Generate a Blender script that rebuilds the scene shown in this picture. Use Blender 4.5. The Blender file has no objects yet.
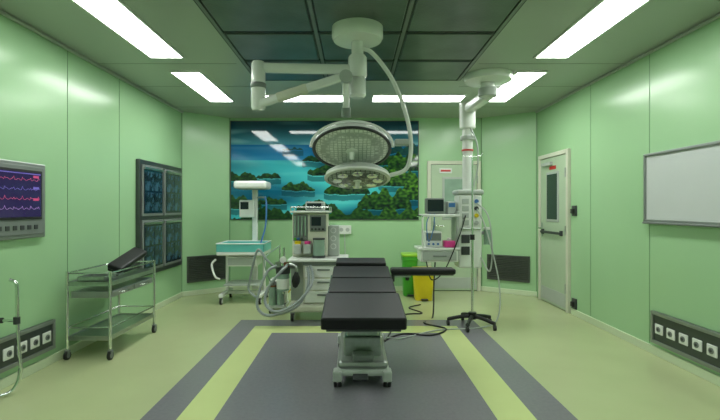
import bpy, bmesh, math, random
from mathutils import Vector, Matrix, Euler, noise
random.seed(4)
scene = bpy.context.scene
try:
    scene.view_settings.view_transform = 'Standard'
except Exception:
    pass

# ------------------------------------------------------------ materials
def lin(c):
    o = []
    for v in c:
        v = v/255.0
        o.append(v/12.92 if v <= 0.04045 else ((v+0.055)/1.055)**2.4)
    return (o[0], o[1], o[2], 1.0)

def mat(name, rgb, rough=0.5, metal=0.0, var=0.06, scale=6.0, spec=0.5, emis=None, estr=0.0, bump=0.0, bscale=200):
    m = bpy.data.materials.new(name)
    m.use_nodes = True
    nt = m.node_tree
    b = nt.nodes['Principled BSDF']
    c = lin(rgb)
    n = nt.nodes.new('ShaderNodeTexNoise'); n.inputs['Scale'].default_value = scale
    n.inputs['Detail'].default_value = 3
    tc = nt.nodes.new('ShaderNodeTexCoord')
    nt.links.new(tc.outputs['Object'], n.inputs['Vector'])
    r = nt.nodes.new('ShaderNodeValToRGB')
    r.color_ramp.elements[0].position = 0.3
    r.color_ramp.elements[1].position = 0.7
    r.color_ramp.elements[0].color = tuple(x*(1-var) for x in c[:3])+(1,)
    r.color_ramp.elements[1].color = tuple(min(1, x*(1+var)) for x in c[:3])+(1,)
    nt.links.new(n.outputs['Fac'], r.inputs['Fac'])
    nt.links.new(r.outputs['Color'], b.inputs['Base Color'])
    b.inputs['Roughness'].default_value = rough
    b.inputs['Metallic'].default_value = metal
    b.inputs['Specular IOR Level'].default_value = spec
    if emis:
        b.inputs['Emission Color'].default_value = lin(emis)
        b.inputs['Emission Strength'].default_value = estr
    if bump:
        n2 = nt.nodes.new('ShaderNodeTexNoise'); n2.inputs['Scale'].default_value = bscale
        nt.links.new(tc.outputs['Object'], n2.inputs['Vector'])
        bp = nt.nodes.new('ShaderNodeBump'); bp.inputs['Strength'].default_value = bump
        bp.inputs['Distance'].default_value = 0.002
        nt.links.new(n2.outputs['Fac'], bp.inputs['Height'])
        nt.links.new(bp.outputs['Normal'], b.inputs['Normal'])
    return m

M = {}
M['wall'] = mat('green_wall_panel', (162, 200, 156), 0.22, var=0.02, scale=1.2, spec=0.5)
M['seam'] = mat('wall_seam', (110, 146, 108), 0.6)
M['base'] = mat('baseboard_vinyl', (206, 218, 188), 0.4, var=0.02)
M['ceil'] = mat('ceiling_panel', (166, 172, 164), 0.3, var=0.02, scale=1)
M['ceilseam'] = mat('ceiling_seam', (116, 124, 112), 0.5)
M['floor'] = mat('floor_vinyl_green', (180, 188, 144), 0.2, var=0.03, scale=2, spec=0.5)
M['stripe'] = mat('floor_vinyl_light', (196, 206, 142), 0.2, var=0.03, scale=2, spec=0.5)
M['fgrey'] = mat('floor_vinyl_grey', (120, 118, 126), 0.24, var=0.05, scale=40, spec=0.5)
M['white'] = mat('white_enamel', (228, 230, 227), 0.25, var=0.02)
M['cream'] = mat('cream_plastic', (208, 208, 192), 0.35, var=0.03)
M['offw'] = mat('door_paint', (176, 194, 168), 0.35, var=0.02)
M['steel'] = mat('brushed_steel', (180, 185, 183), 0.28, 1.0, var=0.08, scale=30)
M['chrome'] = mat('chrome', (222, 225, 225), 0.12, 1.0, var=0.02)
M['alu'] = mat('aluminium', (150, 155, 152), 0.4, 0.7, var=0.05)
M['dsteel'] = mat('dark_steel', (84, 90, 90), 0.35, 0.7, var=0.08)
M['black'] = mat('black_vinyl_pad', (17, 18, 21), 0.42, var=0.15, scale=12, bump=0.3, bscale=90, spec=0.4)
M['rubber'] = mat('black_rubber', (22, 22, 24), 0.55, var=0.1)
M['dgrey'] = mat('dark_grey_plastic', (54, 58, 60), 0.45, var=0.08)
M['grey'] = mat('grey_plastic', (118, 124, 122), 0.4, var=0.05)
M['lgrey'] = mat('light_grey_plastic', (174, 180, 176), 0.4, var=0.04)
M['vent'] = mat('vent_louver', (84, 90, 84), 0.45, 0.4, var=0.08)
M['ventd'] = mat('vent_dark', (36, 40, 38), 0.6)
M['laf'] = mat('perforated_metal_panel', (92, 100, 98), 0.3, 0.5, var=0.25, scale=2.5, bump=0.5, bscale=60)
M['laff'] = mat('diffuser_frame', (40, 44, 42), 0.45, 0.4, var=0.1)
M['lafc'] = mat('diffuser_crossbar', (120, 126, 122), 0.4, 0.4, var=0.05)
M['lamp'] = mat('fluorescent_diffuser', (255, 255, 255), 0.5, emis=(250, 255, 248), estr=15.5)
M['teal'] = mat('teal_plastic', (100, 190, 186), 0.3, var=0.05)
M['blue'] = mat('blue_plastic', (60, 110, 170), 0.35)
M['yellow'] = mat('yellow_plastic', (232, 205, 30), 0.35)
M['green'] = mat('green_plastic', (70, 165, 50), 0.35)
M['lime'] = mat('lime_bag', (150, 200, 60), 0.4)
M['pink'] = mat('pink_plastic', (215, 60, 140), 0.4)
M['red'] = mat('red_label', (190, 40, 40), 0.5)
M['brown'] = mat('amber_canister', (110, 70, 50), 0.25)
M['hose'] = mat('corrugated_hose', (146, 154, 156), 0.35, var=0.05)
M['glassd'] = mat('dark_glass', (24, 40, 48), 0.06, var=0.1)
M['glassl'] = mat('pale_glass', (140, 165, 150), 0.08, var=0.1)
M['board'] = mat('white_board_surface', (200, 204, 204), 0.2, var=0.01)
M['screen'] = mat('screen_off', (34, 30, 56), 0.12, emis=(50, 38, 88), estr=0.5)
M['txr'] = mat('screen_text_red', (170, 60, 100), 0.4, emis=(180, 60, 110), estr=0.5)
M['txb'] = mat('screen_text_blue', (100, 90, 170), 0.4, emis=(110, 90, 180), estr=0.4)
M['txg'] = mat('screen_text_green', (150, 110, 180), 0.4, emis=(150, 110, 180), estr=0.4)
M['mon'] = mat('monitor_glass', (30, 38, 48), 0.1)

# perforated lens (voronoi honeycomb)
def honey(name, c0, c1, scale):
    m = mat(name, c0, 0.15)
    nt = m.node_tree; b = nt.nodes['Principled BSDF']
    v = nt.nodes.new('ShaderNodeTexVoronoi'); v.feature = 'DISTANCE_TO_EDGE'
    v.inputs['Scale'].default_value = scale; v.inputs['Randomness'].default_value = 0.15
    tc = nt.nodes.new('ShaderNodeTexCoord')
    nt.links.new(tc.outputs['Object'], v.inputs['Vector'])
    r = nt.nodes.new('ShaderNodeValToRGB')
    r.color_ramp.elements[0].position = 0.03; r.color_ramp.elements[0].color = lin(c1)
    r.color_ramp.elements[1].position = 0.16; r.color_ramp.elements[1].color = lin(c0)
    nt.links.new(v.outputs['Distance'], r.inputs['Fac'])
    nt.links.new(r.outputs['Color'], b.inputs['Base Color'])
    return m
M['lens'] = honey('lamp_lens_honeycomb', (244, 246, 243), (180, 186, 182), 30)
M['lens2'] = honey('lamp_lens_dark', (170, 178, 170), (84, 92, 88), 26)

# film material
def film():
    m = mat('xray_film', (30, 60, 80), 0.15)
    nt = m.node_tree; b = nt.nodes['Principled BSDF']
    v = nt.nodes.new('ShaderNodeTexNoise'); v.inputs['Scale'].default_value = 9; v.inputs['Detail'].default_value = 4
    tc = nt.nodes.new('ShaderNodeTexCoord'); nt.links.new(tc.outputs['Object'], v.inputs['Vector'])
    r = nt.nodes.new('ShaderNodeValToRGB')
    r.color_ramp.elements[0].position = 0.42; r.color_ramp.elements[0].color = lin((16, 30, 42))
    r.color_ramp.elements[1].position = 0.66; r.color_ramp.elements[1].color = lin((58, 92, 110))
    nt.links.new(v.outputs['Fac'], r.inputs['Fac']); nt.links.new(r.outputs['Color'], b.inputs['Base Color'])
    return m
M['film'] = film()

# ------------------------------------------------------------ builders
CUR = {'e': None, 'inv': None}
def group(name, loc, rz=0.0, local=False):
    e = bpy.data.objects.new(name, None)
    e.empty_display_size = 0.1
    e.location = loc
    e.rotation_euler = (0, 0, rz)
    scene.collection.objects.link(e)
    CUR['e'] = e
    CUR['inv'] = None if local else (Matrix.Translation(loc) @ Matrix.Rotation(rz, 4, 'Z')).inverted()
    return e
def nogroup():
    CUR['e'] = None

def link(o, m):
    scene.collection.objects.link(o)
    if m is not None:
        o.data.materials.append(M[m])
    if CUR['e'] is not None:
        o.parent = CUR['e']
        if CUR['inv'] is not None:
            o.matrix_parent_inverse = CUR['inv']
    return o

def finish(bm, name, m, smooth=False, bevel=0.0, seg=2):
    bmesh.ops.recalc_face_normals(bm, faces=bm.faces)
    me = bpy.data.meshes.new(name)
    bm.to_mesh(me); bm.free()
    o = bpy.data.objects.new(name, me)
    link(o, m)
    if bevel > 0:
        md = o.modifiers.new('bev', 'BEVEL'); md.width = bevel; md.segments = seg
        md.limit_method = 'ANGLE'; md.angle_limit = 0.6
    if smooth:
        for p in me.polygons: p.use_smooth = True
        try:
            bm2 = bmesh.new(); bm2.from_mesh(me)
            for ed in bm2.edges:
                if len(ed.link_faces) == 2 and ed.calc_face_angle(0) > 0.7: ed.smooth = False
            bm2.to_mesh(me); bm2.free()
        except Exception: pass
    return o

def box(name, x0, x1, y0, y1, z0, z1, m, bevel=0.0, seg=2):
    bm = bmesh.new()
    bmesh.ops.create_cube(bm, size=1)
    cx, cy, cz = (x0+x1)/2, (y0+y1)/2, (z0+z1)/2
    for v in bm.verts:
        v.co = Vector((v.co.x*(x1-x0), v.co.y*(y1-y0), v.co.z*(z1-z0)))
    o = finish(bm, name, m, bevel=bevel, seg=seg)
    o.location = (cx, cy, cz)
    return o

def rbox(name, c, s, rot, m, bevel=0.0, seg=3):
    bm = bmesh.new(); bmesh.ops.create_cube(bm, size=1)
    for v in bm.verts: v.co = Vector((v.co.x*s[0], v.co.y*s[1], v.co.z*s[2]))
    o = finish(bm, name, m, bevel=bevel, seg=seg)
    o.location = c; o.rotation_euler = rot
    return o

def cyl(name, p0, p1, r, m, r2=None, seg=24, bevel=0.0):
    p0, p1 = Vector(p0), Vector(p1)
    d = p1-p0; L = d.length
    bm = bmesh.new()
    bmesh.ops.create_cone(bm, cap_ends=True, segments=seg, radius1=r, radius2=(r if r2 is None else r2), depth=L)
    o = finish(bm, name, m, smooth=True, bevel=bevel)
    o.location = (p0+p1)/2
    o.rotation_euler = d.to_track_quat('Z', 'Y').to_euler()
    return o

def prism(name, pts, z0, z1, m, bevel=0.0):
    bm = bmesh.new()
    a = [bm.verts.new((x, y, z0)) for x, y in pts]
    b = [bm.verts.new((x, y, z1)) for x, y in pts]
    bm.faces.new(a[::-1]); bm.faces.new(b)
    n = len(pts)
    for i in range(n): bm.faces.new((a[i], a[(i+1) % n], b[(i+1) % n], b[i]))
    return finish(bm, name, m, bevel=bevel)

def lathe(name, prof, c, m, rot=(0, 0, 0), seg=48):
    bm = bmesh.new(); rings = []
    for r, z in prof:
        if r < 1e-5: rings.append([bm.verts.new((0, 0, z))])
        else: rings.append([bm.verts.new((r*math.cos(2*math.pi*k/seg), r*math.sin(2*math.pi*k/seg), z)) for k in range(seg)])
    for A, B in zip(rings[:-1], rings[1:]):
        if len(A) == 1 and len(B) == 1: continue
        for k in range(seg):
            k2 = (k+1) % seg
            if len(A) == 1: bm.faces.new((A[0], B[k], B[k2]))
            elif len(B) == 1: bm.faces.new((A[k], A[k2], B[0]))
            else: bm.faces.new((A[k], A[k2], B[k2], B[k]))
    o = finish(bm, name, m, smooth=True)
    o.location = c; o.rotation_euler = rot
    return o

def catmull(pts, n):
    P = [Vector(p) for p in pts]
    P = [P[0]*2-P[1]] + P + [P[-1]*2-P[-2]]
    out = []
    for i in range(1, len(P)-2):
        for k in range(n):
            t = k/n
            out.append(0.5*((2*P[i]) + (P[i+1]-P[i-1])*t + (2*P[i-1]-5*P[i]+4*P[i+1]-P[i+2])*t*t + (3*P[i]-P[i-1]-3*P[i+1]+P[i+2])*t*t*t))
    out.append(P[-2])
    return out

def tube(name, pts, r, m, n=10, smooth=True, ribs=False, res=4):
    pp = catmull(pts, n) if smooth else [Vector(p) for p in pts]
    if ribs:
        L = [0]
        for a, b in zip(pp[:-1], pp[1:]): L.append(L[-1]+(b-a).length)
        N = max(8, int(L[-1]/0.011)); q = []; j = 0
        for k in range(N+1):
            t = L[-1]*k/N
            while j < len(L)-2 and L[j+1] < t: j += 1
            f = (t-L[j])/max(1e-6, L[j+1]-L[j])
            q.append(pp[j].lerp(pp[j+1], min(1, f)))
        pp = q
    cu = bpy.data.curves.new(name, 'CURVE'); cu.dimensions = '3D'
    cu.bevel_depth = r; cu.bevel_resolution = res; cu.use_fill_caps = True
    sp = cu.splines.new('POLY'); sp.points.add(len(pp)-1)
    for i, p in enumerate(pp):
        sp.points[i].co = (p.x, p.y, p.z, 1)
        sp.points[i].radius = (1.0 if i % 2 else 0.72) if ribs else 1.0
    t = bpy.data.objects.new('tmp', cu); scene.collection.objects.link(t)
    dg = bpy.context.evaluated_depsgraph_get()
    me = bpy.data.meshes.new_from_object(t.evaluated_get(dg))
    bpy.data.objects.remove(t)
    me.name = name; me.materials.clear()
    for p in me.polygons: p.use_smooth = True
    o = bpy.data.objects.new(name, me)
    return link(o, m)

def caster(n, x, y, r, hub='lgrey', w=0.03, zt=None):
    cyl('wheel_%s' % n, (x-w/2, y, r), (x+w/2, y, r), r, 'rubber', bevel=0.004)
    cyl('wheel_hub_%s' % n, (x-w/2-0.003, y, r), (x+w/2+0.003, y, r), r*0.6, hub)
    box('fork_%s' % n, x-w/2-0.008, x+w/2+0.008, y-r*0.35, y+r*0.5, r*1.5, r*2.15, 'grey', 0.005)
    if zt: cyl('stem_%s' % n, (x, y, r*2), (x, y, zt), 0.012, 'steel')

# ------------------------------------------------------------ room
XL, XR, YB, YC, YF, H = -2.62, 2.75, 7.3, 6.8, -1.5, 2.8
XBL, XBR = -2.03, 2.05
box('floor', XL-0.12, XR+0.12, YF-0.12, YB+0.12, -0.1, 0, 'floor')
box('ceiling', XL-0.12, XR+0.12, YF-0.12, YB+0.12, H, H+0.1, 'ceil')
prism('wall_left', [(XL, YF), (XL, YC), (XL-0.1, YC), (XL-0.1, YF)], 0, H, 'wall')
prism('wall_right', [(XR, YF), (XR, YC), (XR+0.1, YC), (XR+0.1, YF)], 0, H, 'wall')
prism('wall_back', [(XBL, YB), (XBR, YB), (XBR, YB+0.1), (XBL, YB+0.1)], 0, H, 'wall')
prism('wall_back_left', [(XL, YC), (XBL, YB), (XBL, YB+0.1), (XL-0.1, YC)], 0, H, 'wall')
prism('wall_back_right', [(XR, YC), (XBR, YB), (XBR, YB+0.1), (XR+0.1, YC)], 0, H, 'wall')
box('wall_front', XL, XR, YF-0.1, YF, 0, H, 'wall')
# baseboards (coved strip)
def baseb(name, a, b, nx, ny):
    t = 0.018
    prism(name, [a, b, (b[0]+nx*t, b[1]+ny*t), (a[0]+nx*t, a[1]+ny*t)], 0.0, 0.075, 'base', 0.004)
baseb('baseboard_left', (XL, YF), (XL, YC), 1, 0)
baseb('baseboard_right', (XR, 5.7), (XR, YF), -1, 0)
baseb('baseboard_back', (XBL, YB), (1.2, YB), 0, -1)
baseb('baseboard_back_left', (XL, YC), (XBL, YB), 0.647, -0.763)
baseb('baseboard_back_right', (XBR, YB), (XR, YC), -0.58, -0.81)
# seams
k = 1
for y in (0.5, 1.7, 2.9, 4.1, 5.0):
    box('trim_%d' % k, XL, XL+0.003, y-0.003, y+0.003, 0.08, H, 'seam'); k += 1
for y in (0.5, 1.7, 2.9, 4.2, 5.25):
    box('trim_%d' % k, XR-0.003, XR, y-0.003, y+0.003, 0.08, H, 'seam'); k += 1
for (x, y) in ((XL+0.003, YC), (XBL, YB-0.003), (XBR, YB-0.003), (XR-0.003, YC)):
    cyl('trim_%d' % k, (x, y, 0.08), (x, y, H), 0.008, 'seam', seg=8); k += 1
# cornice lines
box('trim_%d' % k, XL, XL+0.03, YF, YC, H-0.03, H, 'ceil', 0.01); k += 1
box('trim_%d' % k, XR-0.03, XR, YF, YC, H-0.03, H, 'ceil', 0.01); k += 1
for y in (0.6, 1.8, 3.0, 4.55, 5.4, 6.5):
    box('trim_%d' % k, XL+0.03, -1.2, y-0.003, y+0.003, H-0.002, H, 'ceilseam'); k += 1
    box('trim_%d' % k, 1.25, XR-0.03, y-0.003, y+0.003, H-0.002, H, 'ceilseam'); k += 1
# floor inlay bands
ZI = 0.002
group('floor_inlay', (0.02, 3, 0))
box('outer_band', -1.36, 1.41, YF+0.4, 5.38, 0, ZI, 'fgrey')
box('light_band', -1.13, 1.15, YF+0.6, 5.10, 0, ZI+0.001, 'stripe')
box('centre_field', -0.89, 0.90, YF+0.8, 4.82, 0, ZI+0.002, 'fgrey')
nogroup()

# ------------------------------------------------------------ ceiling lights
def clight(x0, x1, y0, y1):
    group('ceiling_light', ((x0+x1)/2, (y0+y1)/2, H-0.01))
    box('diffuser', x0, x1, y0, y1, H-0.012, H-0.001, 'lamp')
    t = 0.018
    box('frame_1', x0-t, x0, y0-t, y1+t, H-0.016, H-0.001, 'white')
    box('frame_2', x1, x1+t, y0-t, y1+t, H-0.016, H-0.001, 'white')
    box('frame_3', x0, x1, y0-t, y0, H-0.016, H-0.001, 'white')
    box('frame_4', x0, x1, y1, y1+t, H-0.016, H-0.001, 'white')
for (y0, y1) in ((-0.8, 0.5), (1.1, 2.4), (3.0, 4.33), (4.8, 6.12)):
    clight(-1.96, -1.66, y0, y1)
    clight(1.74, 2.04, y0, y1)
clight(-1.24, -0.10, 5.8, 6.12)
clight(0.24, 1.42, 5.8, 6.12)

# laminar flow ceiling diffuser
group('laminar_airflow_diffuser', (0.05, 3, H))
box('backing', -1.13, 1.20, 0.9, 5.12, H-0.010, H-0.001, 'laff')
cols = [-1.10, -0.32, 0.40, 1.17]
rows = [0.95, 1.6, 2.3, 3.0, 3.7, 4.4, 5.09]
for i in range(3):
    for j in range(6):
        box('perforated_panel_%d_%d' % (i+1, j+1), cols[i]+0.03, cols[i+1]-0.03, rows[j]+0.03, rows[j+1]-0.03, H-0.022, H-0.008, 'laf', 0.006)
for i, x in enumerate(cols):
    box('rail_%d' % i, x-0.014, x+0.014, 0.92, 5.11, H-0.02, H-0.008, 'lafc')
for j, y in enumerate(rows):
    box('crossrail_%d' % j, -1.12, 1.19, y-0.008, y+0.008, H-0.018, H-0.008, 'laff')
nogroup()

# ------------------------------------------------------------ mural
def mural():
    W0, W1, Z0, Z1 = -2.005, 1.02, 1.16, 2.74
    NX, NZ = 420, 220
    def mix(a, b, t):
        t = max(0, min(1, t)); return tuple(a[i]*(1-t)+b[i]*t for i in range(3))
    # (cu, vbase, halfwidth, height, bright)
    base = [(0.55, .70, .07, .05, .1), (.68, .69, .05, .035, .1), (.33, .71, .05, .02, .1), (.86, .68, .1, .06, .1), (.98, .66, .07, .1, .2),
            (.47, .60, .08, .06, .15), (.64, .58, .06, .07, .2), (.80, .57, .09, .12, .3), (.95, .52, .10, .18, .6),
            (.04, .40, .09, .09, .2), (.20, .42, .06, .05, .2), (.52, .46, .10, .10, .25), (.74, .42, .11, .14, .5), (.90, .36, .10, .17, .7),
            (.36, .30, .08, .08, .3), (.62, .27, .11, .13, .4), (.99, .22, .10, .2, .8),
            (.03, .12, .12, .12, .3), (.22, .16, .07, .07, .3), (.46, .08, .10, .12, .3), (.82, .12, .13, .18, .5),
            (.20, -.05, .18, .16, .2), (.63, -.06, .16, .18, .3), (.93, -.06, .14, .2, .5)]
    base.sort(key=lambda a: -a[1])
    def col(u, v):
        nz = noise.noise(Vector((u*3, v*22, 1.3)))
        if v > 0.76:
            c = mix((74, 140, 160), (16, 58, 76), (v-0.76)/0.20)
            cl = noise.noise(Vector((u*4, v*14, 7.7)))
            c = mix(c, (170, 205, 212), max(0, cl*1.5-0.05)*(1-(v-.76)*2.2))
        elif v > 0.6:
            c = mix((34, 124, 176), (26, 96, 150), (v-0.6)/0.16)
            c = mix(c, (120, 175, 200), max(0, nz)*0.5)
        else:
            lg = noise.noise(Vector((u*2.4+5, v*5, 2.2)))
            c = mix((14, 96, 128), (76, 196, 204), 0.5+lg*1.3)
            c = mix(c, (150, 224, 218), max(0, nz-0.1)*0.5)
        for (cu, vb, w, h, br) in base:
            du = (u-cu)/w
            n1 = noise.noise(Vector((u*26+cu*9, vb*5, 3.3)))
            n2 = noise.noise(Vector((u*70, vb*9, 4.3)))
            if abs(du) < 1.12:
                e = math.sqrt(max(0, 1-(du/1.12)**2))
                top = vb + h*(e**0.8)*(0.85+0.6*n1) + 0.018*n2
                bot = vb - 0.16*h*e + 0.012*n1
                if bot-0.008 < v < bot and v < 0.62:
                    c = mix(c, (130, 200, 185), 0.25)
                if bot-0.06 < v <= bot-0.008:
                    c = mix(c, (8, 56, 66), 0.5)
                if bot <= v <= top:
                    t = (v-bot)/max(1e-4, top-bot)
                    n3 = noise.noise(Vector((u*60, v*40, 9.1)))
                    g = mix((12, 36, 30), (60+46*br, 110+54*br, 44), t*0.4+n3*0.8*(0.3+br)+br*0.3)
                    if vb > 0.64: g = mix(g, (30, 78, 100), 0.55)
                    c = g
        return c
    vs, cs, fs = [], [], []
    for j in range(NZ+1):
        v = j/NZ
        for i in range(NX+1):
            u = i/NX
            vs.append((W0+(W1-W0)*u, YB-0.022, Z0+(Z1-Z0)*v))
            cs.append(lin(col(u, v)))
    for j in range(NZ):
        for i in range(NX):
            a = j*(NX+1)+i
            fs.append((a, a+1, a+NX+2, a+NX+1))
    me = bpy.data.meshes.new('print'); me.from_pydata(vs, [], fs)
    ca = me.color_attributes.new('Col', 'FLOAT_COLOR', 'POINT')
    flat = []
    for c in cs: flat.extend(c)
    ca.data.foreach_set('color', flat)
    m = bpy.data.materials.new('mural_print'); m.use_nodes = True
    nt = m.node_tree; b = nt.nodes['Principled BSDF']
    at = nt.nodes.new('ShaderNodeVertexColor'); at.layer_name = 'Col'
    nt.links.new(at.outputs['Color'], b.inputs['Base Color'])
    b.inputs['Roughness'].default_value = 0.05
    M['mural'] = m
    group('island_mural', ((W0+W1)/2, YB-0.02, (Z0+Z1)/2))
    link(bpy.data.objects.new('print', me), 'mural')
    box('backing_board', W0-0.012, W1+0.012, YB-0.021, YB, Z0-0.012, Z1+0.012, 'dgrey')
    nogroup()
mural()

# ------------------------------------------------------------ vents
def vent(loc, rz, w, z0, z1):
    group('return_air_vent', (loc[0], loc[1], 0), rz, local=True)
    box('recess', -w/2+0.01, w/2-0.01, -0.012, 0, z0+0.01, z1-0.01, 'ventd')
    t = 0.022
    box('frame_1', -w/2, w/2, -0.028, 0, z0, z0+t, 'vent', 0.003)
    box('frame_2', -w/2, w/2, -0.028, 0, z1-t, z1, 'vent', 0.003)
    box('frame_3', -w/2, -w/2+t, -0.028, 0, z0+t, z1-t, 'vent', 0.003)
    box('frame_4', w/2-t, w/2, -0.028, 0, z0+t, z1-t, 'vent', 0.003)
    n = 13
    for i in range(n):
        z = z0+t+(z1-z0-2*t)*(i+0.5)/n
        rbox('louver_%d' % (i+1), (0, -0.018, z), (w-2*t, 0.02, 0.016), (0.6, 0, 0), 'vent')
    nogroup()
vent(((XL+XBL)/2, (YC+YB)/2), math.atan2(YB-YC, XBL-XL), 0.62, 0.20, 0.60)
vent(((XR+XBR)/2, (YC+YB)/2), math.atan2(YC-YB, XR-XBR), 0.66, 0.20, 0.60)

# ------------------------------------------------------------ left wall items (local x = world y)
def outlet_panel(loc, rz, w, z0, z1, n):
    group('medical_outlet_panel', (loc[0], loc[1], 0), rz, local=True)
    box('plate', -w/2, w/2, -0.02, 0, z0, z1, 'dsteel', 0.004)
    box('frame_top', -w/2, w/2, -0.034, -0.005, z1-0.03, z1, 'alu', 0.003)
    box('frame_bottom', -w/2, w/2, -0.034, -0.005, z0, z0+0.03, 'alu', 0.003)
    box('frame_left', -w/2, -w/2+0.03, -0.034, -0.005, z0+0.03, z1-0.03, 'alu', 0.003)
    box('frame_right', w/2-0.03, w/2, -0.034, -0.005, z0+0.03, z1-0.03, 'alu', 0.003)
    zc = (z0+z1)/2-0.005
    for i in range(n):
        x = -w/2+0.03+(w-0.06)*(i+0.5)/n
        box('socket_plate_%d' % (i+1), x-0.05, x+0.05, -0.03, -0.018, zc-0.045, zc+0.045, 'white', 0.006)
        cyl('socket_%d' % (i+1), (x, -0.028, zc), (x, -0.036, zc), 0.024, 'grey')
        cyl('socket_core_%d' % (i+1), (x, -0.03, zc), (x, -0.039, zc), 0.012, 'dgrey')
    nogroup()
outlet_panel((XL, 3.44), math.pi/2, 0.90, 0.13, 0.38, 6)
outlet_panel((XR, 3.66), -math.pi/2, 0.96, 0.11, 0.40, 6)

group('operating_room_control_panel', (XL, 3.37, 0), math.pi/2, local=True)
box('housing', -0.39, 0.39, -0.035, 0, 1.10, 1.70, 'alu', 0.008)
box('face_plate', -0.36, 0.36, -0.042, -0.03, 1.13, 1.67, 'grey', 0.004)
box('bezel', -0.33, 0.33, -0.05, -0.035, 1.25, 1.64, 'rubber', 0.004)
box('screen', -0.31, 0.31, -0.053, -0.045, 1.27, 1.62, 'screen')
for j in range(4):
    z = 1.56-j*0.075
    pts = []
    for i in range(60):
        x = -0.29+i*0.0098
        s = math.sin(i*1.1+j)*0.006+(0.018 if i % 9 == 4 else 0)
        pts.append((x, -0.0545, z+s))
    tube('trace_%d' % j, pts, 0.0016, ['txr', 'txb', 'txr', 'txg'][j], smooth=False, res=1)
for j in range(3):
    box('readout_%d' % j, 0.22, 0.28, -0.0555, -0.05, 1.578-j*0.09, 1.598-j*0.09, ['txr', 'txb', 'txr'][j])
box('header_bar', -0.30, 0.30, -0.0555, -0.05, 1.605, 1.613, 'txb')
for i in range(8):
    box('button_%d' % i, -0.28+i*0.075, -0.24+i*0.075, -0.048, -0.04, 1.17, 1.205, 'dgrey', 0.003)
nogroup()

group('xray_film_viewer', (XL, 6.03, 0), math.pi/2, local=True)
box('housing', -0.66, 0.66, -0.05, 0, 0.50, 1.93, 'dsteel', 0.01)
for i in range(2):
    for j in range(2):
        x0 = -0.61+i*0.63; z0 = 0.56+j*0.68
        box('window_frame_%d%d' % (i, j), x0, x0+0.59, -0.062, -0.045, z0, z0+0.63, 'grey', 0.006)
        box('light_panel_%d%d' % (i, j), x0+0.035, x0+0.555, -0.067, -0.05, z0+0.035, z0+0.575, 'glassd')
        box('film_clip_%d%d' % (i, j), x0+0.03, x0+0.56, -0.08, -0.06, z0+0.575, z0+0.605, 'steel', 0.003)
        for q in range(2):
            for r in range(2):
                box('film_%d%d%d%d' % (i, j, q, r), x0+0.06+q*0.245, x0+0.28+q*0.245, -0.07, -0.062, z0+0.06+r*0.255, z0+0.295+r*0.255, 'film')
nogroup()

# chrome stand near left edge
group('chrome_stand', (-2.42, 3.26, 0))
tube('pole', [(-2.42, 3.26, 0.17), (-2.44, 3.26, 0.4), (-2.45, 3.26, 0.74), (-2.46, 3.26, 0.80), (-2.50, 3.26, 0.82)], 0.012, 'chrome')
tube('foot_rail', [(-2.42, 3.26, 0.18), (-2.43, 3.24, 0.08), (-2.47, 3.2, 0.02), (-2.58, 3.1, 0.014)], 0.014, 'chrome')
tube('cross_foot', [(-2.58, 2.98, 0.014), (-2.58, 3.1, 0.014), (-2.42, 3.0, 0.014)], 0.014, 'chrome', smooth=False)
cyl('clamp', (-2.45, 3.26, 0.50), (-2.45, 3.26, 0.55), 0.022, 'dgrey')
tube('cross_bar', [(-2.56, 3.26, 0.525), (-2.44, 3.26, 0.525)], 0.01, 'chrome', smooth=False)
cyl('knob', (-2.58, 3.26, 0.525), (-2.555, 3.26, 0.525), 0.02, 'rubber')
nogroup()

# instrument trolley
group('instrument_trolley', (-2.36, 4.4, 0))
x0, x1, y0, y1 = -2.54, -2.16, 3.97, 4.84
n = 0
for x in (x0, x1):
    for y in (y0, y1):
        n += 1
        cyl('post_%d' % n, (x, y, 0.10), (x, y, 0.78), 0.013, 'chrome')
        caster(n, x, y, 0.04, 'grey', 0.025, 0.11)
for z, nm in ((0.68, 'top_shelf'), (0.20, 'bottom_shelf')):
    box(nm, x0, x1, y0, y1, z-0.012, z, 'steel', 0.003)
    box(nm+'_lip_1', x0, x0+0.008, y0, y1, z-0.03, z+0.008, 'steel')
    box(nm+'_lip_2', x1-0.008, x1, y0, y1, z-0.03, z+0.008, 'steel')
    box(nm+'_lip_3', x0, x1, y0, y0+0.008, z-0.03, z+0.008, 'steel')
    box(nm+'_lip_4', x0, x1, y1-0.008, y1, z-0.03, z+0.008, 'steel')
for z, nm in ((0.765, 'top_rail'), (0.285, 'low_rail')):
    tube(nm, [(x1, y0, z), (x0, y0, z), (x0, y1, z), (x1, y1, z), (x1, y0, z)], 0.008, 'chrome', smooth=False)
box('drawer_case', x0+0.02, x1-0.01, y0+0.02, y1-0.02, 0.54, 0.60, 'steel', 0.004)
for i in range(2):
    ya = y0+0.03+i*0.41
    box('drawer_front_%d' % i, x1-0.012, x1+0.002, ya, ya+0.39, 0.545, 0.595, 'alu', 0.004)
    tube('drawer_handle_%d' % i, [(x1, ya+0.12, 0.57), (x1+0.022, ya+0.13, 0.57), (x1+0.022, ya+0.26, 0.57), (x1, ya+0.27, 0.57)], 0.005, 'chrome', smooth=False)
box('drawer_end', x0+0.03, x1-0.02, y0+0.012, y0+0.022, 0.545, 0.595, 'alu', 0.004)
nogroup()
group('arm_support_pads', (-2.33, 4.57, 0.69))
rbox('pad_1', (-2.36, 4.60, 0.735), (0.14, 0.46, 0.05), (0.0, 0.3, 0.1), 'black', 0.018)
rbox('pad_2', (-2.30, 4.56, 0.82), (0.15, 0.46, 0.06), (0.3, 0.35, 0.0), 'black', 0.018)
rbox('bracket', (-2.28, 4.36, 0.70), (0.03, 0.12, 0.02), (0.0, 0, 0.1), 'steel', 0.003)
nogroup()
group('steel_tray', (-2.37, 4.12, 0.68))
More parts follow.
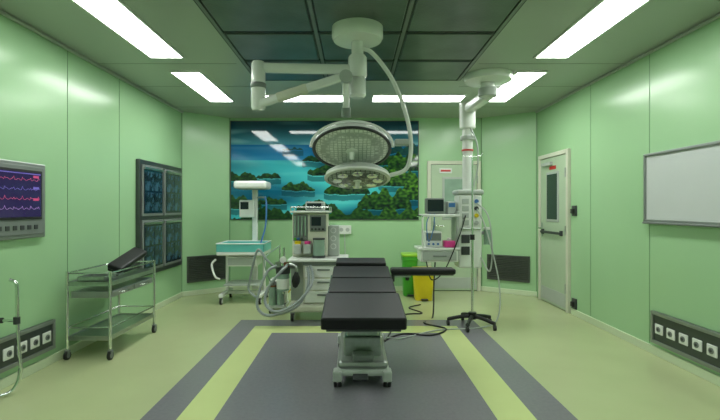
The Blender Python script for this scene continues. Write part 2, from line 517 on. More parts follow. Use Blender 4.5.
box('tray_bottom', -2.48, -2.24, 4.02, 4.22, 0.682, 0.688, 'steel')
for i, (a, b, c, d) in enumerate(((-2.48, -2.475, 4.02, 4.22), (-2.245, -2.24, 4.02, 4.22), (-2.48, -2.24, 4.02, 4.025), (-2.48, -2.24, 4.215, 4.22))):
    box('tray_side_%d' % i, a, b, c, d, 0.682, 0.725, 'steel')
nogroup()

# ------------------------------------------------------------ right wall (local x = -world y)
group('writing_board', (XR, 3.68, 0), -math.pi/2, local=True)
box('panel', -0.54, 0.56, -0.02, 0, 1.23, 1.83, 'board')
t = 0.025
box('frame_top', -0.56, 0.58, -0.035, 0, 1.82, 1.82+t, 'alu', 0.004)
box('frame_bottom', -0.56, 0.58, -0.035, 0, 1.21, 1.21+t, 'alu', 0.004)
box('frame_left', -0.56, -0.56+t, -0.035, 0, 1.21, 1.84, 'alu', 0.004)
box('frame_right', 0.58-t, 0.58, -0.035, 0, 1.21, 1.84, 'alu', 0.004)
box('pen_tray', -0.54, 0.56, -0.06, -0.02, 1.195, 1.212, 'grey', 0.004)
nogroup()

def door(name, loc, rz, w, h):
    group(name, (loc[0], loc[1], 0), rz, local=True)
    f = 0.055
    box('jamb_1', -w/2, -w/2+f, -0.045, 0, 0, h, 'cream', 0.005)
    box('jamb_2', w/2-f, w/2, -0.045, 0, 0, h, 'cream', 0.005)
    box('head', -w/2+f, w/2-f, -0.045, 0, h-f, h, 'cream', 0.005)
    box('leaf', -w/2+f+0.006, w/2-f-0.006, -0.03, 0, 0.01, h-f-0.006, 'offw', 0.004)
    box('shadow_gap', -w/2+f, w/2-f, -0.012, 0, 0, h-f, 'dgrey')
    box('window_frame', -0.19, 0.19, -0.042, -0.028, 1.15, 1.84, 'lgrey', 0.008)
    box('window_glass', -0.155, 0.155, -0.046, -0.036, 1.185, 1.805, 'glassd' if name == 'door_1' else 'glassl')
    box('handle_plate', -w/2+f+0.03, -w/2+f+0.08, -0.04, -0.028, 0.93, 1.13, 'steel', 0.004)
    tube('handle_lever', [(-w/2+f+0.055, -0.035, 1.05), (-w/2+f+0.055, -0.085, 1.05), (-w/2+f+0.20, -0.085, 1.05)], 0.011, 'chrome', smooth=False)
    box('kick_plate', -w/2+f+0.03, w/2-f-0.03, -0.034, -0.028, 0.04, 0.22, 'lgrey', 0.003)
    for i, z in enumerate((0.3, 1.05, 1.8)):
        cyl('hinge_%d' % i, (w/2-f, -0.046, z-0.06), (w/2-f, -0.046, z+0.06), 0.01, 'steel')
    if name == 'door_1':
        box('push_bar', -0.32, 0.30, -0.075, -0.055, 0.985, 1.02, 'dgrey', 0.006)
        box('push_bar_bracket_1', -0.32, -0.28, -0.06, -0.028, 0.97, 1.04, 'dgrey', 0.004)
        box('push_bar_bracket_2', 0.26, 0.30, -0.06, -0.028, 0.97, 1.04, 'dgrey', 0.004)
        box('door_closer', -0.30, 0.0, -0.07, -0.03, 1.93, 1.98, 'lgrey', 0.006)
        box('door_notice', -0.10, 0.10, -0.034, -0.029, 1.87, 1.92, 'red', 0.002)
    nogroup()
door('door_1', (XR, 6.19), -math.pi/2, 0.92, 2.10)
door('door_2', (1.60, YB), 0, 0.86, 2.10)
group('door_sign', (1.45, YB-0.05, 1.95))
box('plate', 1.36, 1.56, YB-0.054, YB-0.046, 1.90, 1.98, 'white')
box('lettering', 1.38, 1.54, YB-0.057, YB-0.05, 1.925, 1.955, 'red')
nogroup()
for z in (1.30, 0.14):
    group('door_magnet_holder', (XR-0.03, 5.62, z))
    box('plate', XR-0.02, XR, 5.57, 5.67, z-0.06, z+0.07, 'dgrey', 0.004)
    box('catch', XR-0.05, XR-0.018, 5.59, 5.65, z-0.03, z+0.03, 'rubber', 0.006)
    nogroup()

# ------------------------------------------------------------ operating table
group('operating_table', (0.06, 3.85, 0))
CX = 0.06; sl = 0.126; ang = math.atan(sl)
def zt(y): return 0.60+sl*(y-3.08)
def pad(nm, ya, yb, w, m, th, off, bev):
    yc = (ya+yb)/2
    return rbox(nm, (CX, yc, zt(yc)-off-th/2), (w, (yb-ya)/math.cos(ang), th), (ang, 0, 0), m, bev, 4)
pad('leg_pad', 3.04, 3.60, 0.585, 'black', 0.085, 0, 0.016)
pad('seat_pad', 3.615, 4.02, 0.55, 'black', 0.08, 0, 0.016)
pad('back_pad', 4.035, 4.44, 0.54, 'black', 0.08, 0, 0.016)
rbox('head_pad', (CX, 4.55, zt(4.55)-0.005), (0.50, 0.20, 0.07), (ang+0.05, 0, 0), 'black', 0.018, 4)
pad('leg_frame', 3.10, 3.60, 0.52, 'dsteel', 0.03, 0.087, 0.005)
pad('seat_frame', 3.60, 4.03, 0.50, 'dsteel', 0.03, 0.082, 0.005)
pad('back_frame', 4.03, 4.48, 0.48, 'dsteel', 0.03, 0.082, 0.005)
for s in (-1, 1):
    for i, (ya, yb) in enumerate(((3.14, 3.58), (3.64, 4.0), (4.06, 4.44))):
        yc = (ya+yb)/2
        rbox('side_rail_%d_%d' % (s+1, i), (CX+s*0.292, yc, zt(yc)-0.105), (0.012, yb-ya, 0.028), (ang, 0, 0), 'chrome', 0.003)
        for q in (0.2, 0.8):
            yy = ya+(yb-ya)*q
            rbox('rail_spacer_%d_%d_%d' % (s+1, i, int(q*10)), (CX+s*0.268, yy, zt(yy)-0.105), (0.045, 0.02, 0.02), (ang, 0, 0), 'steel')
    cyl('hinge_joint_%d' % (s+1), (CX+s*0.22, 3.605, zt(3.605)-0.10), (CX+s*0.28, 3.605, zt(3.605)-0.10), 0.03, 'steel')
    rbox('tilt_arm_%d' % (s+1), (CX+s*0.15, 3.72, 0.535), (0.035, 0.20, 0.13), (ang, 0, 0), 'steel', 0.01)
    tube('leg_strut_%d' % (s+1), [(CX+s*0.19, 3.28, zt(3.28)-0.11), (CX+s*0.16, 3.68, 0.48)], 0.014, 'chrome', smooth=False)
box('saddle', CX-0.17, CX+0.17, 3.62, 4.05, 0.49, 0.555, 'dsteel', 0.012)
box('column_inner', CX-0.10, CX+0.10, 3.56, 3.96, 0.30, 0.50, 'chrome', 0.012)
box('column_middle', CX-0.125, CX+0.125, 3.53, 3.99, 0.25, 0.42, 'steel', 0.012)
box('column_outer', CX-0.15, CX+0.15, 3.50, 4.02, 0.16, 0.34, 'steel', 0.015)
box('base_cover', CX-0.19, CX+0.19, 3.36, 4.36, 0.13, 0.19, 'alu', 0.03)
box('base_plate', CX-0.20, CX+0.20, 3.34, 4.38, 0.085, 0.135, 'lgrey', 0.02)
box('front_control', CX-0.08, CX+0.08, 3.37, 3.50, 0.185, 0.235, 'grey', 0.015)
rbox('foot_pedal', (CX-0.02, 3.33, 0.10), (0.11, 0.10, 0.015), (0.25, 0, 0), 'dgrey', 0.005)
n = 0
for x in (CX-0.19, CX+0.18):
    for y in (3.38, 4.32):
        n += 1
        for dx in (-0.017, 0.017):
            cyl('caster_wheel_%d_%d' % (n, dx > 0), (x+dx-0.012, y, 0.06), (x+dx+0.012, y, 0.06), 0.06, 'rubber', bevel=0.005)
            cyl('caster_hub_%d_%d' % (n, dx > 0), (x+dx-0.014, y, 0.06), (x+dx+0.014, y, 0.06), 0.034, 'white')
        box('caster_cover_%d' % n, x-0.034, x+0.034, y-0.062, y+0.045, 0.05, 0.13, 'lgrey', 0.012)
# arm board
rbox('arm_board_bar', (0.42, 4.30, 0.69), (0.22, 0.05, 0.02), (0, 0, 0), 'steel', 0.004)
rbox('arm_board_clamp', (0.362, 4.30, 0.675), (0.03, 0.07, 0.07), (0, 0, 0), 'dgrey', 0.006)
rbox('arm_board_plate', (0.65, 4.30, 0.708), (0.56, 0.12, 0.012), (0, 0, 0), 'dsteel', 0.003)
rbox('arm_board_pad', (0.645, 4.30, 0.740), (0.61, 0.16, 0.056), (0, 0, 0), 'black', 0.02, 4)
cyl('arm_board_knob', (0.50, 4.30, 0.65), (0.50, 4.30, 0.70), 0.02, 'rubber')
nogroup()

# ------------------------------------------------------------ surgical lamp
group('surgical_lamp', (0.02, 3.6, H))
lathe('ceiling_flange', [(0, 0), (0.20, 0), (0.205, -0.02), (0.205, -0.10), (0.19, -0.125), (0.07, -0.135), (0, -0.135)], (0.02, 3.6, H), 'white')
cyl('drop_column', (0.02, 3.6, H-0.13), (0.02, 3.6, 2.30), 0.048, 'white')
lathe('upper_hub', [(0, 0.09), (0.06, 0.09), (0.075, 0.07), (0.075, -0.07), (0.06, -0.09), (0, -0.09)], (0.02, 3.6, 2.47), 'white')
lathe('lower_hub', [(0, 0.08), (0.055, 0.08), (0.068, 0.06), (0.068, -0.06), (0.05, -0.08), (0, -0.08)], (0.02, 3.6, 2.30), 'white')
rbox('upper_arm', (-0.36, 3.57, 2.445), (0.76, 0.07, 0.075), (0, 0, 0.07), 'white', 0.025, 4)
lathe('elbow', [(0, 0.19), (0.045, 0.19), (0.055, 0.17), (0.055, -0.17), (0.045, -0.19), (0, -0.19)], (-0.76, 3.54, 2.30), 'white')
lathe('elbow_collar', [(0.058, 0.02), (0.062, 0.015), (0.062, -0.015), (0.058, -0.02)], (-0.76, 3.54, 2.30), 'grey')
L = Vector((-0.76, 3.52, 2.15)); R = Vector((-0.08, 3.48, 2.36)); d = R-L
rbox('spring_arm', (L+R)/2, (d.length, 0.06, 0.065), (0, -math.atan2(d.z, math.hypot(d.x, d.y)), math.atan2(d.y, d.x)), 'white', 0.02, 4)
rbox('spring_arm_sleeve', L.lerp(R, 0.4), (0.26, 0.068, 0.073), (0, -math.atan2(d.z, math.hypot(d.x, d.y)), math.atan2(d.y, d.x)), 'cream', 0.02, 4)
cyl('spring_arm_joint', (-0.07, 3.44, 2.35), (-0.07, 3.53, 2.35), 0.05, 'lgrey')
cyl('head_drop_tube', (-0.07, 3.49, 2.34), (-0.07, 3.55, 2.10), 0.026, 'white')
cyl('swivel', (-0.07, 3.54, 2.13), (-0.07, 3.56, 2.06), 0.036, 'grey')
# head 1
hc = Vector((-0.025, 3.68, 1.85)); tilt = -math.radians(25)
Rm = Euler((tilt, 0, 0)).to_matrix()
lathe('head_shell', [(0, 0.10), (0.10, 0.095), (0.20, 0.07), (0.28, 0.03), (0.312, -0.005), (0.318, -0.03), (0.308, -0.04), (0.29, -0.036)], hc, 'white', (tilt, 0, 0), 64)
lathe('head_lens', [(0.297, -0.036), (0.25, -0.046), (0.12, -0.056), (0, -0.058)], hc, 'lens', (tilt, 0, 0), 64)
lathe('head_rim', [(0.308, -0.030), (0.322, -0.034), (0.322, -0.044), (0.302, -0.047), (0.295, -0.038)], hc, 'dgrey', (tilt, 0, 0), 64)
lathe('focus_handle', [(0.05, -0.055), (0.05, -0.065), (0.022, -0.075), (0.02, -0.13), (0.012, -0.14), (0, -0.14)], hc, 'white', (tilt, 0, 0), 24)
yk = []
for k in range(13):
    a = math.pi*k/12
    yk.append(hc + Rm @ Vector((0.336*math.cos(a), 0.0, 0.25*math.sin(a)-0.01)))
tube('head_yoke', yk, 0.013, 'white', n=3)
# head 2
h2 = Vector((0.02, 3.78, 1.62)); t2 = -math.radians(15); R2 = Euler((t2, 0, 0)).to_matrix()
lathe('satellite_shell', [(0, 0.06), (0.12, 0.055), (0.22, 0.03), (0.265, 0.0), (0.272, -0.03), (0.26, -0.04)], h2, 'lgrey', (t2, 0, 0), 64)
lathe('satellite_lens', [(0.258, -0.038), (0.2, -0.048), (0.1, -0.056), (0, -0.058)], h2, 'lens2', (t2, 0, 0), 64)
lathe('satellite_rim', [(0.262, -0.02), (0.276, -0.024), (0.276, -0.04), (0.25, -0.046)], h2, 'white', (t2, 0, 0), 64)
lathe('satellite_handle', [(0.04, -0.054), (0.02, -0.07), (0.018, -0.12), (0, -0.125)], h2, 'white', (t2, 0, 0), 24)
for k in range(8):
    a = 2*math.pi*k/8
    p = h2 + R2 @ Vector((0.17*math.cos(a), 0.17*math.sin(a), -0.052))
    lathe('reflector_%d' % k, [(0.045, 0), (0.04, -0.008), (0, -0.01)], p, 'chrome', (t2, 0, 0), 20)
tube('curved_arm', [(0.05, 3.6, 2.62), (0.14, 3.62, 2.585), (0.28, 3.65, 2.42), (0.39, 3.69, 2.20), (0.455, 3.73, 1.97), (0.465, 3.77, 1.78), (0.42, 3.78, 1.66), (0.28, 3.78, 1.61)], 0.018, 'white', n=8)
box('camera_box', 0.33, 0.45, 3.70, 3.80, 1.86, 1.91, 'lgrey', 0.01)
rbox('camera_bracket', (0.455, 3.75, 1.88), (0.05, 0.02, 0.02), (0, 0, 0), 'grey')
nogroup()

# ------------------------------------------------------------ infant warmer
group('infant_warmer', (-1.58, 6.5, 0))
n = 0
for x in (-1.86, -1.32):
    for y in (6.25, 6.75):
        n += 1; caster(n, x, y, 0.045, 'white', 0.03, 0.12)
    box('base_beam_%d' % n, x-0.03, x+0.03, 6.22, 6.78, 0.095, 0.145, 'white', 0.012)
    cyl('leg_%d' % n, (x, 6.55, 0.13), (x, 6.55, 0.70), 0.022, 'white')
box('cross_beam', -1.86, -1.32, 6.50, 6.58, 0.10, 0.14, 'white', 0.008)
box('storage_shelf', -1.84, -1.34, 6.28, 6.72, 0.25, 0.27, 'lgrey', 0.006)
box('drawer_unit', -1.80, -1.38, 6.30, 6.70, 0.52, 0.66, 'white', 0.012)
box('drawer_face', -1.78, -1.40, 6.292, 6.302, 0.54, 0.64, 'lgrey', 0.006)
box('bassinet_base', -1.92, -1.26, 6.22, 6.76, 0.68, 0.735, 'white', 0.015)
box('mattress', -1.87, -1.31, 6.27, 6.70, 0.735, 0.79, 'teal', 0.02)
for i, (a, b, c, dd) in enumerate(((-1.92, -1.91, 6.22, 6.76), (-1.27, -1.26, 6.22, 6.76), (-1.92, -1.26, 6.22, 6.23), (-1.92, -1.26, 6.75, 6.76))):
    box('side_guard_%d' % i, a, b, c, dd, 0.73, 0.84, 'teal', 0.003)
tube('guard_rail', [(-1.92, 6.22, 0.845), (-1.26, 6.22, 0.845), (-1.26, 6.76, 0.845), (-1.92, 6.76, 0.845), (-1.92, 6.22, 0.845)], 0.008, 'white', smooth=False)
box('mast', -1.55, -1.47, 6.77, 6.83, 0.12, 1.66, 'white', 0.012)
box('control_unit', -1.72, -1.50, 6.68, 6.77, 1.20, 1.46, 'white', 0.015)
box('control_screen', -1.70, -1.58, 6.672, 6.682, 1.32, 1.43, 'mon')
box('heater_hood', -1.74, -1.27, 6.42, 6.82, 1.62, 1.73, 'white', 0.03)
box('heater_grille', -1.68, -1.33, 6.47, 6.72, 1.61, 1.625, 'grey', 0.004)
tube('hose_blue', [(-1.34, 6.7, 1.5), (-1.30, 6.6, 1.4), (-1.30, 6.55, 1.1), (-1.34, 6.5, 0.9), (-1.36, 6.45, 0.8)], 0.012, 'blue')
cyl('hose_bracket', (-1.47, 6.78, 1.5), (-1.33, 6.7, 1.5), 0.012, 'steel')
tube('side_rail', [(-1.95, 6.3, 0.62), (-1.99, 6.25, 0.55), (-1.93, 6.2, 0.40), (-1.88, 6.25, 0.35)], 0.015, 'white')
nogroup()

# ------------------------------------------------------------ anaesthesia machine
group('anaesthesia_machine', (-0.46, 5.6, 0))
n = 0
for x in (-0.74, -0.17):
    for y in (5.32, 5.86):
        n += 1; caster(n, x, y, 0.05, 'lgrey', 0.035, 0.12)
box('base', -0.80, -0.12, 5.28, 5.90, 0.11, 0.19, 'cream', 0.025)
box('lower_cabinet', -0.62, -0.13, 5.38, 5.86, 0.19, 0.66, 'cream', 0.015)
for i in range(3):
    z = 0.21+i*0.15
    box('drawer_%d' % i, -0.60, -0.15, 5.368, 5.382, z, z+0.135, 'white', 0.008)
    box('drawer_pull_%d' % i, -0.45, -0.30, 5.350, 5.370, z+0.085, z+0.103, 'grey', 0.004)
box('lower_back_panel', -0.80, -0.62, 5.60, 5.86, 0.19, 0.72, 'lgrey', 0.01)
box('worktop', -0.80, -0.08, 5.32, 5.88, 0.70, 0.735, 'white', 0.012)
box('worktop_apron', -0.62, -0.12, 5.36, 5.86, 0.655, 0.70, 'grey', 0.005)
box('upper_body', -0.78, -0.34, 5.58, 5.86, 0.735, 1.28, 'cream', 0.02)
box('side_tower', -0.34, -0.20, 5.64, 5.86, 0.735, 1.12, 'lgrey', 0.015)
box('top_shelf', -0.80, -0.30, 5.52, 5.88, 1.28, 1.305, 'white', 0.008)
tube('shelf_rail', [(-0.79, 5.53, 1.35), (-0.31, 5.53, 1.35), (-0.31, 5.87, 1.35), (-0.79, 5.87, 1.35), (-0.79, 5.53, 1.35)], 0.007, 'chrome', smooth=False)
for i, (x, y) in enumerate(((-0.79, 5.53), (-0.31, 5.53), (-0.31, 5.87), (-0.79, 5.87))):
    cyl('rail_post_%d' % i, (x, y, 1.30), (x, y, 1.355), 0.007, 'chrome')
box('monitor_case', -0.62, -0.38, 5.62, 5.76, 1.31, 1.42, 'lgrey', 0.015)
box('monitor_screen', -0.60, -0.42, 5.612, 5.622, 1.33, 1.40, 'mon')
box('ventilator_panel', -0.56, -0.36, 5.565, 5.582, 1.05, 1.25, 'grey', 0.008)
box('ventilator_screen', -0.54, -0.42, 5.558, 5.57, 1.12, 1.23, 'mon')
for i in range(4):
    cyl('control_knob_%d' % i, (-0.53+i*0.045, 5.565, 1.08), (-0.53+i*0.045, 5.54, 1.08), 0.014, 'dgrey')
for i in range(4):
    x = -0.74+i*0.042
    cyl('flow_tube_%d' % i, (x, 5.56, 1.0), (x, 5.56, 1.24), 0.010, 'glassl')
    cyl('flow_knob_%d' % i, (x, 5.57, 0.96), (x, 5.535, 0.96), 0.016, ['green', 'blue', 'dgrey', 'grey'][i])
box('flow_backplate', -0.765, -0.585, 5.572, 5.582, 0.93, 1.26, 'grey', 0.003)
for i, x in enumerate((-0.70, -0.58)):
    box('vaporizer_body_%d' % i, x-0.045, x+0.045, 5.44, 5.58, 0.78, 0.90, 'lgrey', 0.015)
    cyl('vaporizer_dial_%d' % i, (x, 5.50, 0.90), (x, 5.50, 0.935), 0.038, ['yellow', 'pink'][i])
cyl('bellows_dome', (-0.44, 5.48, 0.76), (-0.44, 5.48, 0.96), 0.07, 'glassl')
cyl('bellows_cap', (-0.44, 5.48, 0.955), (-0.44, 5.48, 0.975), 0.075, 'dgrey')
cyl('bellows_base', (-0.44, 5.48, 0.735), (-0.44, 5.48, 0.765), 0.08, 'dgrey')
for i in range(3):
    cyl('gauge_%d' % i, (-0.27, 5.642, 1.06-i*0.1), (-0.27, 5.625, 1.06-i*0.1), 0.035, 'white')
    cyl('gauge_face_%d' % i, (-0.27, 5.63, 1.06-i*0.1), (-0.27, 5.622, 1.06-i*0.1), 0.028, 'lgrey')
# absorber circuit
cyl('absorber_post', (-0.86, 5.45, 0.30), (-0.86, 5.45, 0.86), 0.014, 'chrome')
rbox('absorber_bracket', (-0.80, 5.50, 0.62), (0.18, 0.05, 0.04), (0, 0, 0.3), 'grey', 0.008)
cyl('absorber_canister', (-0.86, 5.38, 0.36), (-0.86, 5.38, 0.56), 0.075, 'glassl')
cyl('absorber_lime', (-0.86, 5.38, 0.38), (-0.86, 5.38, 0.50), 0.077, 'white')
cyl('absorber_head', (-0.86, 5.38, 0.56), (-0.86, 5.38, 0.64), 0.085, 'dgrey')
cyl('valve_1', (-0.91, 5.33, 0.64), (-0.91, 5.33, 0.70), 0.032, 'steel')
cyl('valve_2', (-0.81, 5.33, 0.64), (-0.81, 5.33, 0.70), 0.032, 'brown')
cyl('pressure_gauge', (-0.86, 5.40, 0.72), (-0.86, 5.37, 0.72), 0.04, 'white')
lathe('breathing_bag', [(0, 0.0), (0.02, -0.01), (0.045, -0.07), (0.048, -0.12), (0.03, -0.18), (0, -0.20)], (-0.68, 5.26, 0.60), 'rubber', (0, 0.1, 0), 24)
tube('bag_arm', [(-0.84, 5.33, 0.66), (-0.76, 5.28, 0.68), (-0.69, 5.26, 0.65), (-0.68, 5.26, 0.59)], 0.014, 'steel')
tube('breathing_hose_1', [(-0.92, 5.3, 0.66), (-1.02, 5.26, 0.60), (-1.10, 5.2, 0.40), (-1.12, 5.15, 0.22), (-1.02, 5.1, 0.13), (-0.86, 5.1, 0.14), (-0.66, 5.14, 0.22), (-0.56, 5.2, 0.38), (-0.54, 5.26, 0.52), (-0.56, 5.31, 0.64)], 0.019, 'hose', ribs=True)
tube('breathing_hose_2', [(-0.80, 5.3, 0.66), (-0.86, 5.2, 0.60), (-1.0, 5.16, 0.42), (-1.02, 5.12, 0.26), (-0.92, 5.06, 0.18), (-0.78, 5.06, 0.2), (-0.62, 5.1, 0.3), (-0.50, 5.2, 0.46), (-0.50, 5.28, 0.58), (-0.53, 5.31, 0.66)], 0.019, 'hose', ribs=True)
tube('breathing_hose_3', [(-0.93, 5.4, 0.60), (-1.06, 5.4, 0.72), (-1.16, 5.42, 0.84), (-1.22, 5.45, 0.72), (-1.28, 5.5, 0.48), (-1.30, 5.5, 0.34), (-1.2, 5.45, 0.26)], 0.017, 'hose', ribs=True)
tube('gas_hose_yellow', [(-0.7, 5.9, 0.5), (-0.9, 6.1, 0.2), (-1.1, 6.3, 0.012), (-1.2, 6.9, 0.012), (-1.2, 7.2, 0.1)], 0.008, 'yellow')
tube('gas_hose_white', [(-0.62, 5.9, 0.4), (-0.8, 6.2, 0.15), (-0.9, 6.5, 0.012), (-0.6, 7.0, 0.012), (-0.3, 7.2, 0.4)], 0.008, 'lgrey')
nogroup()

# suction unit between
group('suction_trolley', (-0.98, 5.85, 0))
n = 0
for x in (-1.08, -0.92):
    for y in (5.72, 5.98):
        n += 1; caster(n, x, y, 0.03, 'grey', 0.02, 0.08)
box('base', -1.12, -0.88, 5.68, 6.02, 0.07, 0.11, 'lgrey', 0.01)
box('pump_body', -1.11, -0.89, 5.78, 6.0, 0.11, 0.42, 'white', 0.02)
box('pump_panel', -1.09, -0.91, 5.772, 5.782, 0.30, 0.40, 'grey', 0.005)
cyl('jar_1', (-1.05, 5.72, 0.11), (-1.05, 5.72, 0.34), 0.045, 'glassl')
cyl('jar_2', (-0.95, 5.72, 0.11), (-0.95, 5.72, 0.34), 0.045, 'glassl')
cyl('jar_cap_1', (-1.05, 5.72, 0.34), (-1.05, 5.72, 0.36), 0.048, 'brown')
cyl('jar_cap_2', (-0.95, 5.72, 0.34), (-0.95, 5.72, 0.36), 0.048, 'brown')
cyl('handle_post', (-1.0, 5.99, 0.42), (-1.0, 5.99, 0.85), 0.012, 'chrome')
tube('suction_hose', [(-1.05, 5.72, 0.36), (-1.1, 5.66, 0.5), (-1.14, 5.7, 0.7), (-1.0, 5.97, 0.84)], 0.008, 'glassl')
nogroup()

# wall socket boxes on back wall
group('wall_socket_box', (-0.18, YB, 1.0))
box('case', -0.28, -0.06, YB-0.05, YB, 0.92, 1.06, 'white', 0.008)
for i in range(2):
    cyl('outlet_%d' % i, (-0.22+i*0.1, YB-0.05, 0.99), (-0.22+i*0.1, YB-0.056, 0.99), 0.032, 'lgrey')
tube('cable', [(-0.17, YB-0.03, 0.92), (-0.16, YB-0.04, 0.5), (-0.2, YB-0.06, 0.02), (-0.3, 6.6, 0.012), (-0.3, 6.0, 0.012)], 0.008, 'lgrey')
nogroup()

# ------------------------------------------------------------ waste bins
def bin_(name, cx, cy, w, d_, h, m, lid):
    group(name, (cx, cy, 0))
    bm = bmesh.new()
    lv = [(0.0, 0.80), (0.02, 0.84), (h-0.06, 0.98), (h-0.05, 1.06), (h, 1.06)]
    rings = []
    for z, s in lv:
        ring = []
        for k in range(24):
            a = 2*math.pi*k/24
            sx = math.copysign(abs(math.cos(a))**0.45, math.cos(a)); sy = math.copysign(abs(math.sin(a))**0.45, math.sin(a))
            ring.append(bm.verts.new((cx+sx*w/2*s, cy+sy*d_/2*s, z)))
        rings.append(ring)
    bm.faces.new(rings[0])
    for A, B in zip(rings[:-1], rings[1:]):
        for k in range(24): bm.faces.new((A[k], A[(k+1) % 24], B[(k+1) % 24], B[k]))
    bm.faces.new(rings[-1])
    finish(bm, 'body', m, smooth=True)
    rbox('lid', (cx, cy, h+0.022), (w*1.06, d_*1.06, 0.045), (0, 0, 0), lid, 0.018)
    box('pedal', cx-0.05, cx+0.05, cy-d_/2-0.03, cy-d_/2+0.05, 0.015, 0.03, 'dgrey', 0.005)
    nogroup()
bin_('green_waste_bin', 0.84, 6.93, 0.24, 0.28, 0.60, 'green', 'lime')
bin_('yellow_waste_bin', 1.00, 6.60, 0.30, 0.28, 0.42, 'yellow', 'yellow')

# ------------------------------------------------------------ ceiling pendant
group('ceiling_pendant', (1.46, 4.95, H))
lathe('ceiling_flange', [(0, 0), (0.26, 0), (0.265, -0.02), (0.25, -0.07), (0.12, -0.09), (0, -0.09)], (1.46, 4.95, H), 'white')
cyl('stub_column', (1.46, 4.95, H-0.08), (1.46, 4.95, 2.56), 0.075, 'white', bevel=0.01)
cyl('brake_housing', (1.46, 4.95, 2.66), (1.46, 4.95, 2.56), 0.10, 'lgrey', bevel=0.01)
a = Vector((1.46, 4.95, 2.585)); b = Vector((1.37, 5.48, 2.535)); d = b-a
rbox('horizontal_arm', (a+b)/2, (0.13, d.length, 0.11), (math.atan2(d.z, math.hypot(d.x, d.y)), 0, math.atan2(-d.x, d.y)), 'white', 0.03, 4)
cyl('arm_joint', (1.37, 5.48, 2.62), (1.37, 5.48, 2.30), 0.095, 'white', bevel=0.015)
cyl('mast', (1.37, 5.48, 2.32), (1.37, 5.48, 1.55), 0.062, 'white')
cyl('mast_collar', (1.37, 5.48, 2.22), (1.37, 5.48, 2.16), 0.085, 'lgrey', bevel=0.01)
cyl('mast_ring', (1.37, 5.48, 2.05), (1.37, 5.48, 2.03), 0.07, 'red')
box('head_top', 1.22, 1.54, 5.36, 5.66, 1.50, 1.56, 'lgrey', 0.02)
box('supply_head', 1.24, 1.52, 5.38, 5.64, 0.62, 1.50, 'white', 0.02)
for i in range(4):
    z = 1.42-i*0.085
    cyl('gas_outlet_%d' % i, (1.45, 5.38, z), (1.45, 5.36, z), 0.025, ['blue', 'dgrey', 'yellow', 'lgrey'][i])
    box('power_socket_%d' % i, 1.28, 1.36, 5.368, 5.382, z-0.03, z+0.03, 'lgrey', 0.004)
for i in range(2):
    box('lower_outlet_%d' % i, 1.27, 1.37, 5.366, 5.382, 0.92-i*0.14, 1.02-i*0.14, 'dgrey', 0.004)
box('equipment_rail', 1.26, 1.50, 5.355, 5.37, 1.08, 1.10, 'steel', 0.003)
box('equipment_shelf', 0.80, 1.24, 5.32, 5.66, 1.235, 1.265, 'white', 0.008)
tube('shelf_rail', [(0.79, 5.31, 1.24), (0.79, 5.67, 1.24)], 0.012, 'chrome', smooth=False)
tube('shelf_upright', [(0.80, 5.33, 0.86), (0.80, 5.33, 1.24)], 0.012, 'white', smooth=False)
box('shelf_lower', 0.74, 1.24, 5.30, 5.66, 0.84, 0.87, 'white', 0.008)
box('drawer_box', 0.78, 1.22, 5.32, 5.64, 0.70, 0.84, 'white', 0.01)
box('drawer_face', 0.80, 1.20, 5.308, 5.322, 0.72, 0.825, 'lgrey', 0.006)
box('drawer_handle', 0.92, 1.08, 5.295, 5.31, 0.765, 0.78, 'grey', 0.003)
box('handle_arm', 1.20, 1.24, 5.34, 5.62, 0.72, 1.30, 'lgrey', 0.008)
box('suction_jar_bracket', 1.50, 1.60, 5.42, 5.46, 1.02, 1.06, 'grey', 0.004)
cyl('suction_jar', (1.60, 5.44, 0.90), (1.60, 5.44, 1.08), 0.045, 'glassl')
cyl('suction_jar_cap', (1.60, 5.44, 1.08), (1.60, 5.44, 1.11), 0.048, 'white')
tube('supply_hose_1', [(1.45, 5.35, 1.40), (1.56, 5.28, 1.25), (1.60, 5.25, 0.9), (1.58, 5.28, 0.6), (1.50, 5.36, 0.75)], 0.009, 'lgrey')
tube('supply_hose_2', [(1.45, 5.35, 1.33), (1.53, 5.26, 1.1), (1.66, 5.2, 0.5), (1.62, 5.1, 0.10), (1.40, 5.0, 0.011), (0.9, 4.9, 0.011), (0.5, 4.6, 0.011), (0.30, 4.3, 0.1)], 0.008, 'lgrey')
tube('supply_hose_3', [(1.37, 5.42, 2.35), (1.46, 5.38, 2.1), (1.47, 5.4, 1.8), (1.42, 5.42, 1.58)], 0.010, 'lgrey')
tube('monitor_cable', [(1.32, 5.37, 1.25), (1.22, 5.28, 1.0), (1.05, 5.26, 0.62), (0.9, 5.28, 0.5), (0.84, 5.33, 0.72)], 0.007, 'rubber')
tube('probe_cable', [(0.9, 5.40, 1.27), (0.84, 5.27, 1.15), (0.86, 5.25, 0.95), (0.92, 5.27, 1.1), (0.95, 5.38, 1.27)], 0.006, 'blue')
nogroup()
group('patient_monitor', (0.93, 5.48, 1.265))
box('case', 0.86, 1.08, 5.42, 5.56, 1.268, 1.46, 'grey', 0.015)
box('screen', 0.875, 1.065, 5.412, 5.424, 1.30, 1.44, 'mon')
nogroup()
group('infusion_pump', (1.15, 5.48, 1.27))
box('case', 1.11, 1.215, 5.40, 5.56, 1.266, 1.42, 'lgrey', 0.012)
box('display', 1.125, 1.20, 5.392, 5.404, 1.35, 1.40, 'blue', 0.003)
nogroup()
group('electrosurgical_unit', (0.98, 5.48, 0.88))
box('case', 0.84, 1.04, 5.38, 5.60, 0.872, 1.06, 'white', 0.012)
box('panel', 0.85, 1.03, 5.372, 5.384, 0.95, 1.04, 'grey', 0.004)
for i in range(3):
    cyl('knob_%d' % i, (0.88+i*0.055, 5.38, 0.91), (0.88+i*0.055, 5.36, 0.91), 0.013, 'blue')
nogroup()
group('pink_tissue_box', (1.13, 5.4, 0.88))
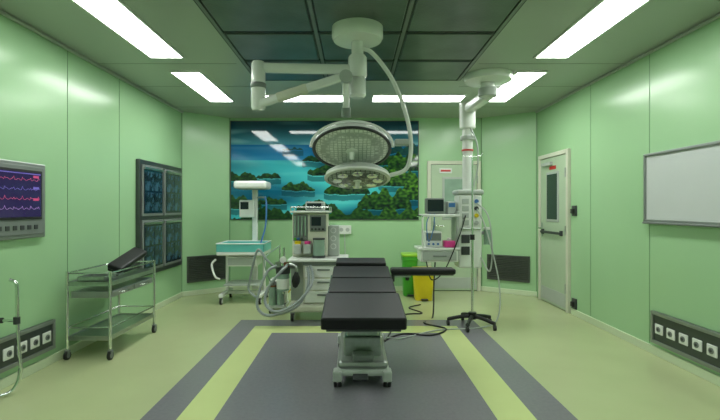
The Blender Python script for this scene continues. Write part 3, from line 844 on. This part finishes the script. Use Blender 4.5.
box('box', 1.06, 1.19, 5.33, 5.45, 0.872, 0.95, 'pink', 0.008)
rbox('tissue', (1.125, 5.39, 0.965), (0.05, 0.02, 0.04), (0.2, 0.2, 0.3), 'white', 0.008)
nogroup()

# ------------------------------------------------------------ infusion stand with star base
group('infusion_stand', (1.33, 5.10, 0))
C = Vector((1.33, 5.10, 0))
for k in range(5):
    a = 2*math.pi*k/5+0.5
    e = C+Vector((math.cos(a)*0.27, math.sin(a)*0.27, 0))
    dx = e-C
    tube('leg_%d' % k, [C+Vector((0, 0, 0.12)), C+dx*0.5+Vector((0, 0, 0.105)), e+Vector((0, 0, 0.075))], 0.021, 'rubber', n=4)
    cyl('wheel_%d' % k, e+Vector((-0.014, 0, 0.03)), e+Vector((0.014, 0, 0.03)), 0.03, 'rubber')
    cyl('pin_%d' % k, e+Vector((0, 0, 0.03)), e+Vector((0, 0, 0.085)), 0.012, 'dgrey')
cyl('hub', C+Vector((0, 0, 0.085)), C+Vector((0, 0, 0.16)), 0.045, 'rubber')
cyl('lower_pole', C+Vector((0, 0, 0.15)), C+Vector((0, 0, 1.0)), 0.015, 'chrome')
cyl('height_clamp', C+Vector((0, 0, 0.98)), C+Vector((0, 0, 1.04)), 0.026, 'rubber')
cyl('upper_pole', C+Vector((0, 0, 1.0)), C+Vector((0, 0, 1.92)), 0.010, 'chrome')
for s in (-1, 1):
    tube('hook_%d' % (s+1), [C+Vector((0, 0, 1.92)), C+Vector((s*0.06, 0, 1.93)), C+Vector((s*0.10, 0, 1.93)), C+Vector((s*0.12, 0, 1.97))], 0.006, 'chrome', n=5)
nogroup()

# floor cables
group('floor_cables', (0.9, 5.0, 0))
tube('cable_1', [(0.25, 4.45, 0.012), (0.5, 4.75, 0.012), (0.8, 4.7, 0.012), (1.0, 4.95, 0.012), (0.8, 5.2, 0.012), (0.95, 5.5, 0.012), (1.0, 5.70, 0.4), (1.02, 5.70, 0.72)], 0.009, 'rubber')
tube('cable_2', [(0.3, 4.5, 0.010), (0.45, 5.1, 0.010), (0.6, 5.6, 0.010), (0.85, 5.7, 0.010), (0.72, 6.0, 0.010), (0.9, 6.2, 0.010)], 0.008, 'rubber')
nogroup()

# ------------------------------------------------------------ camera
cam = bpy.data.cameras.new('camera')
cam.sensor_width = 36; cam.lens = 22.5
cam.shift_x = 5/720; cam.shift_y = -2/720
cam.clip_start = 0.05
co = bpy.data.objects.new('camera', cam)
co.location = (0, 0, 1.34); co.rotation_euler = (math.pi/2, 0, 0)
scene.collection.objects.link(co)
scene.camera = co
w = bpy.data.worlds.new('world'); scene.world = w; w.use_nodes = True
w.node_tree.nodes['Background'].inputs[0].default_value = (0.02, 0.025, 0.02, 1)
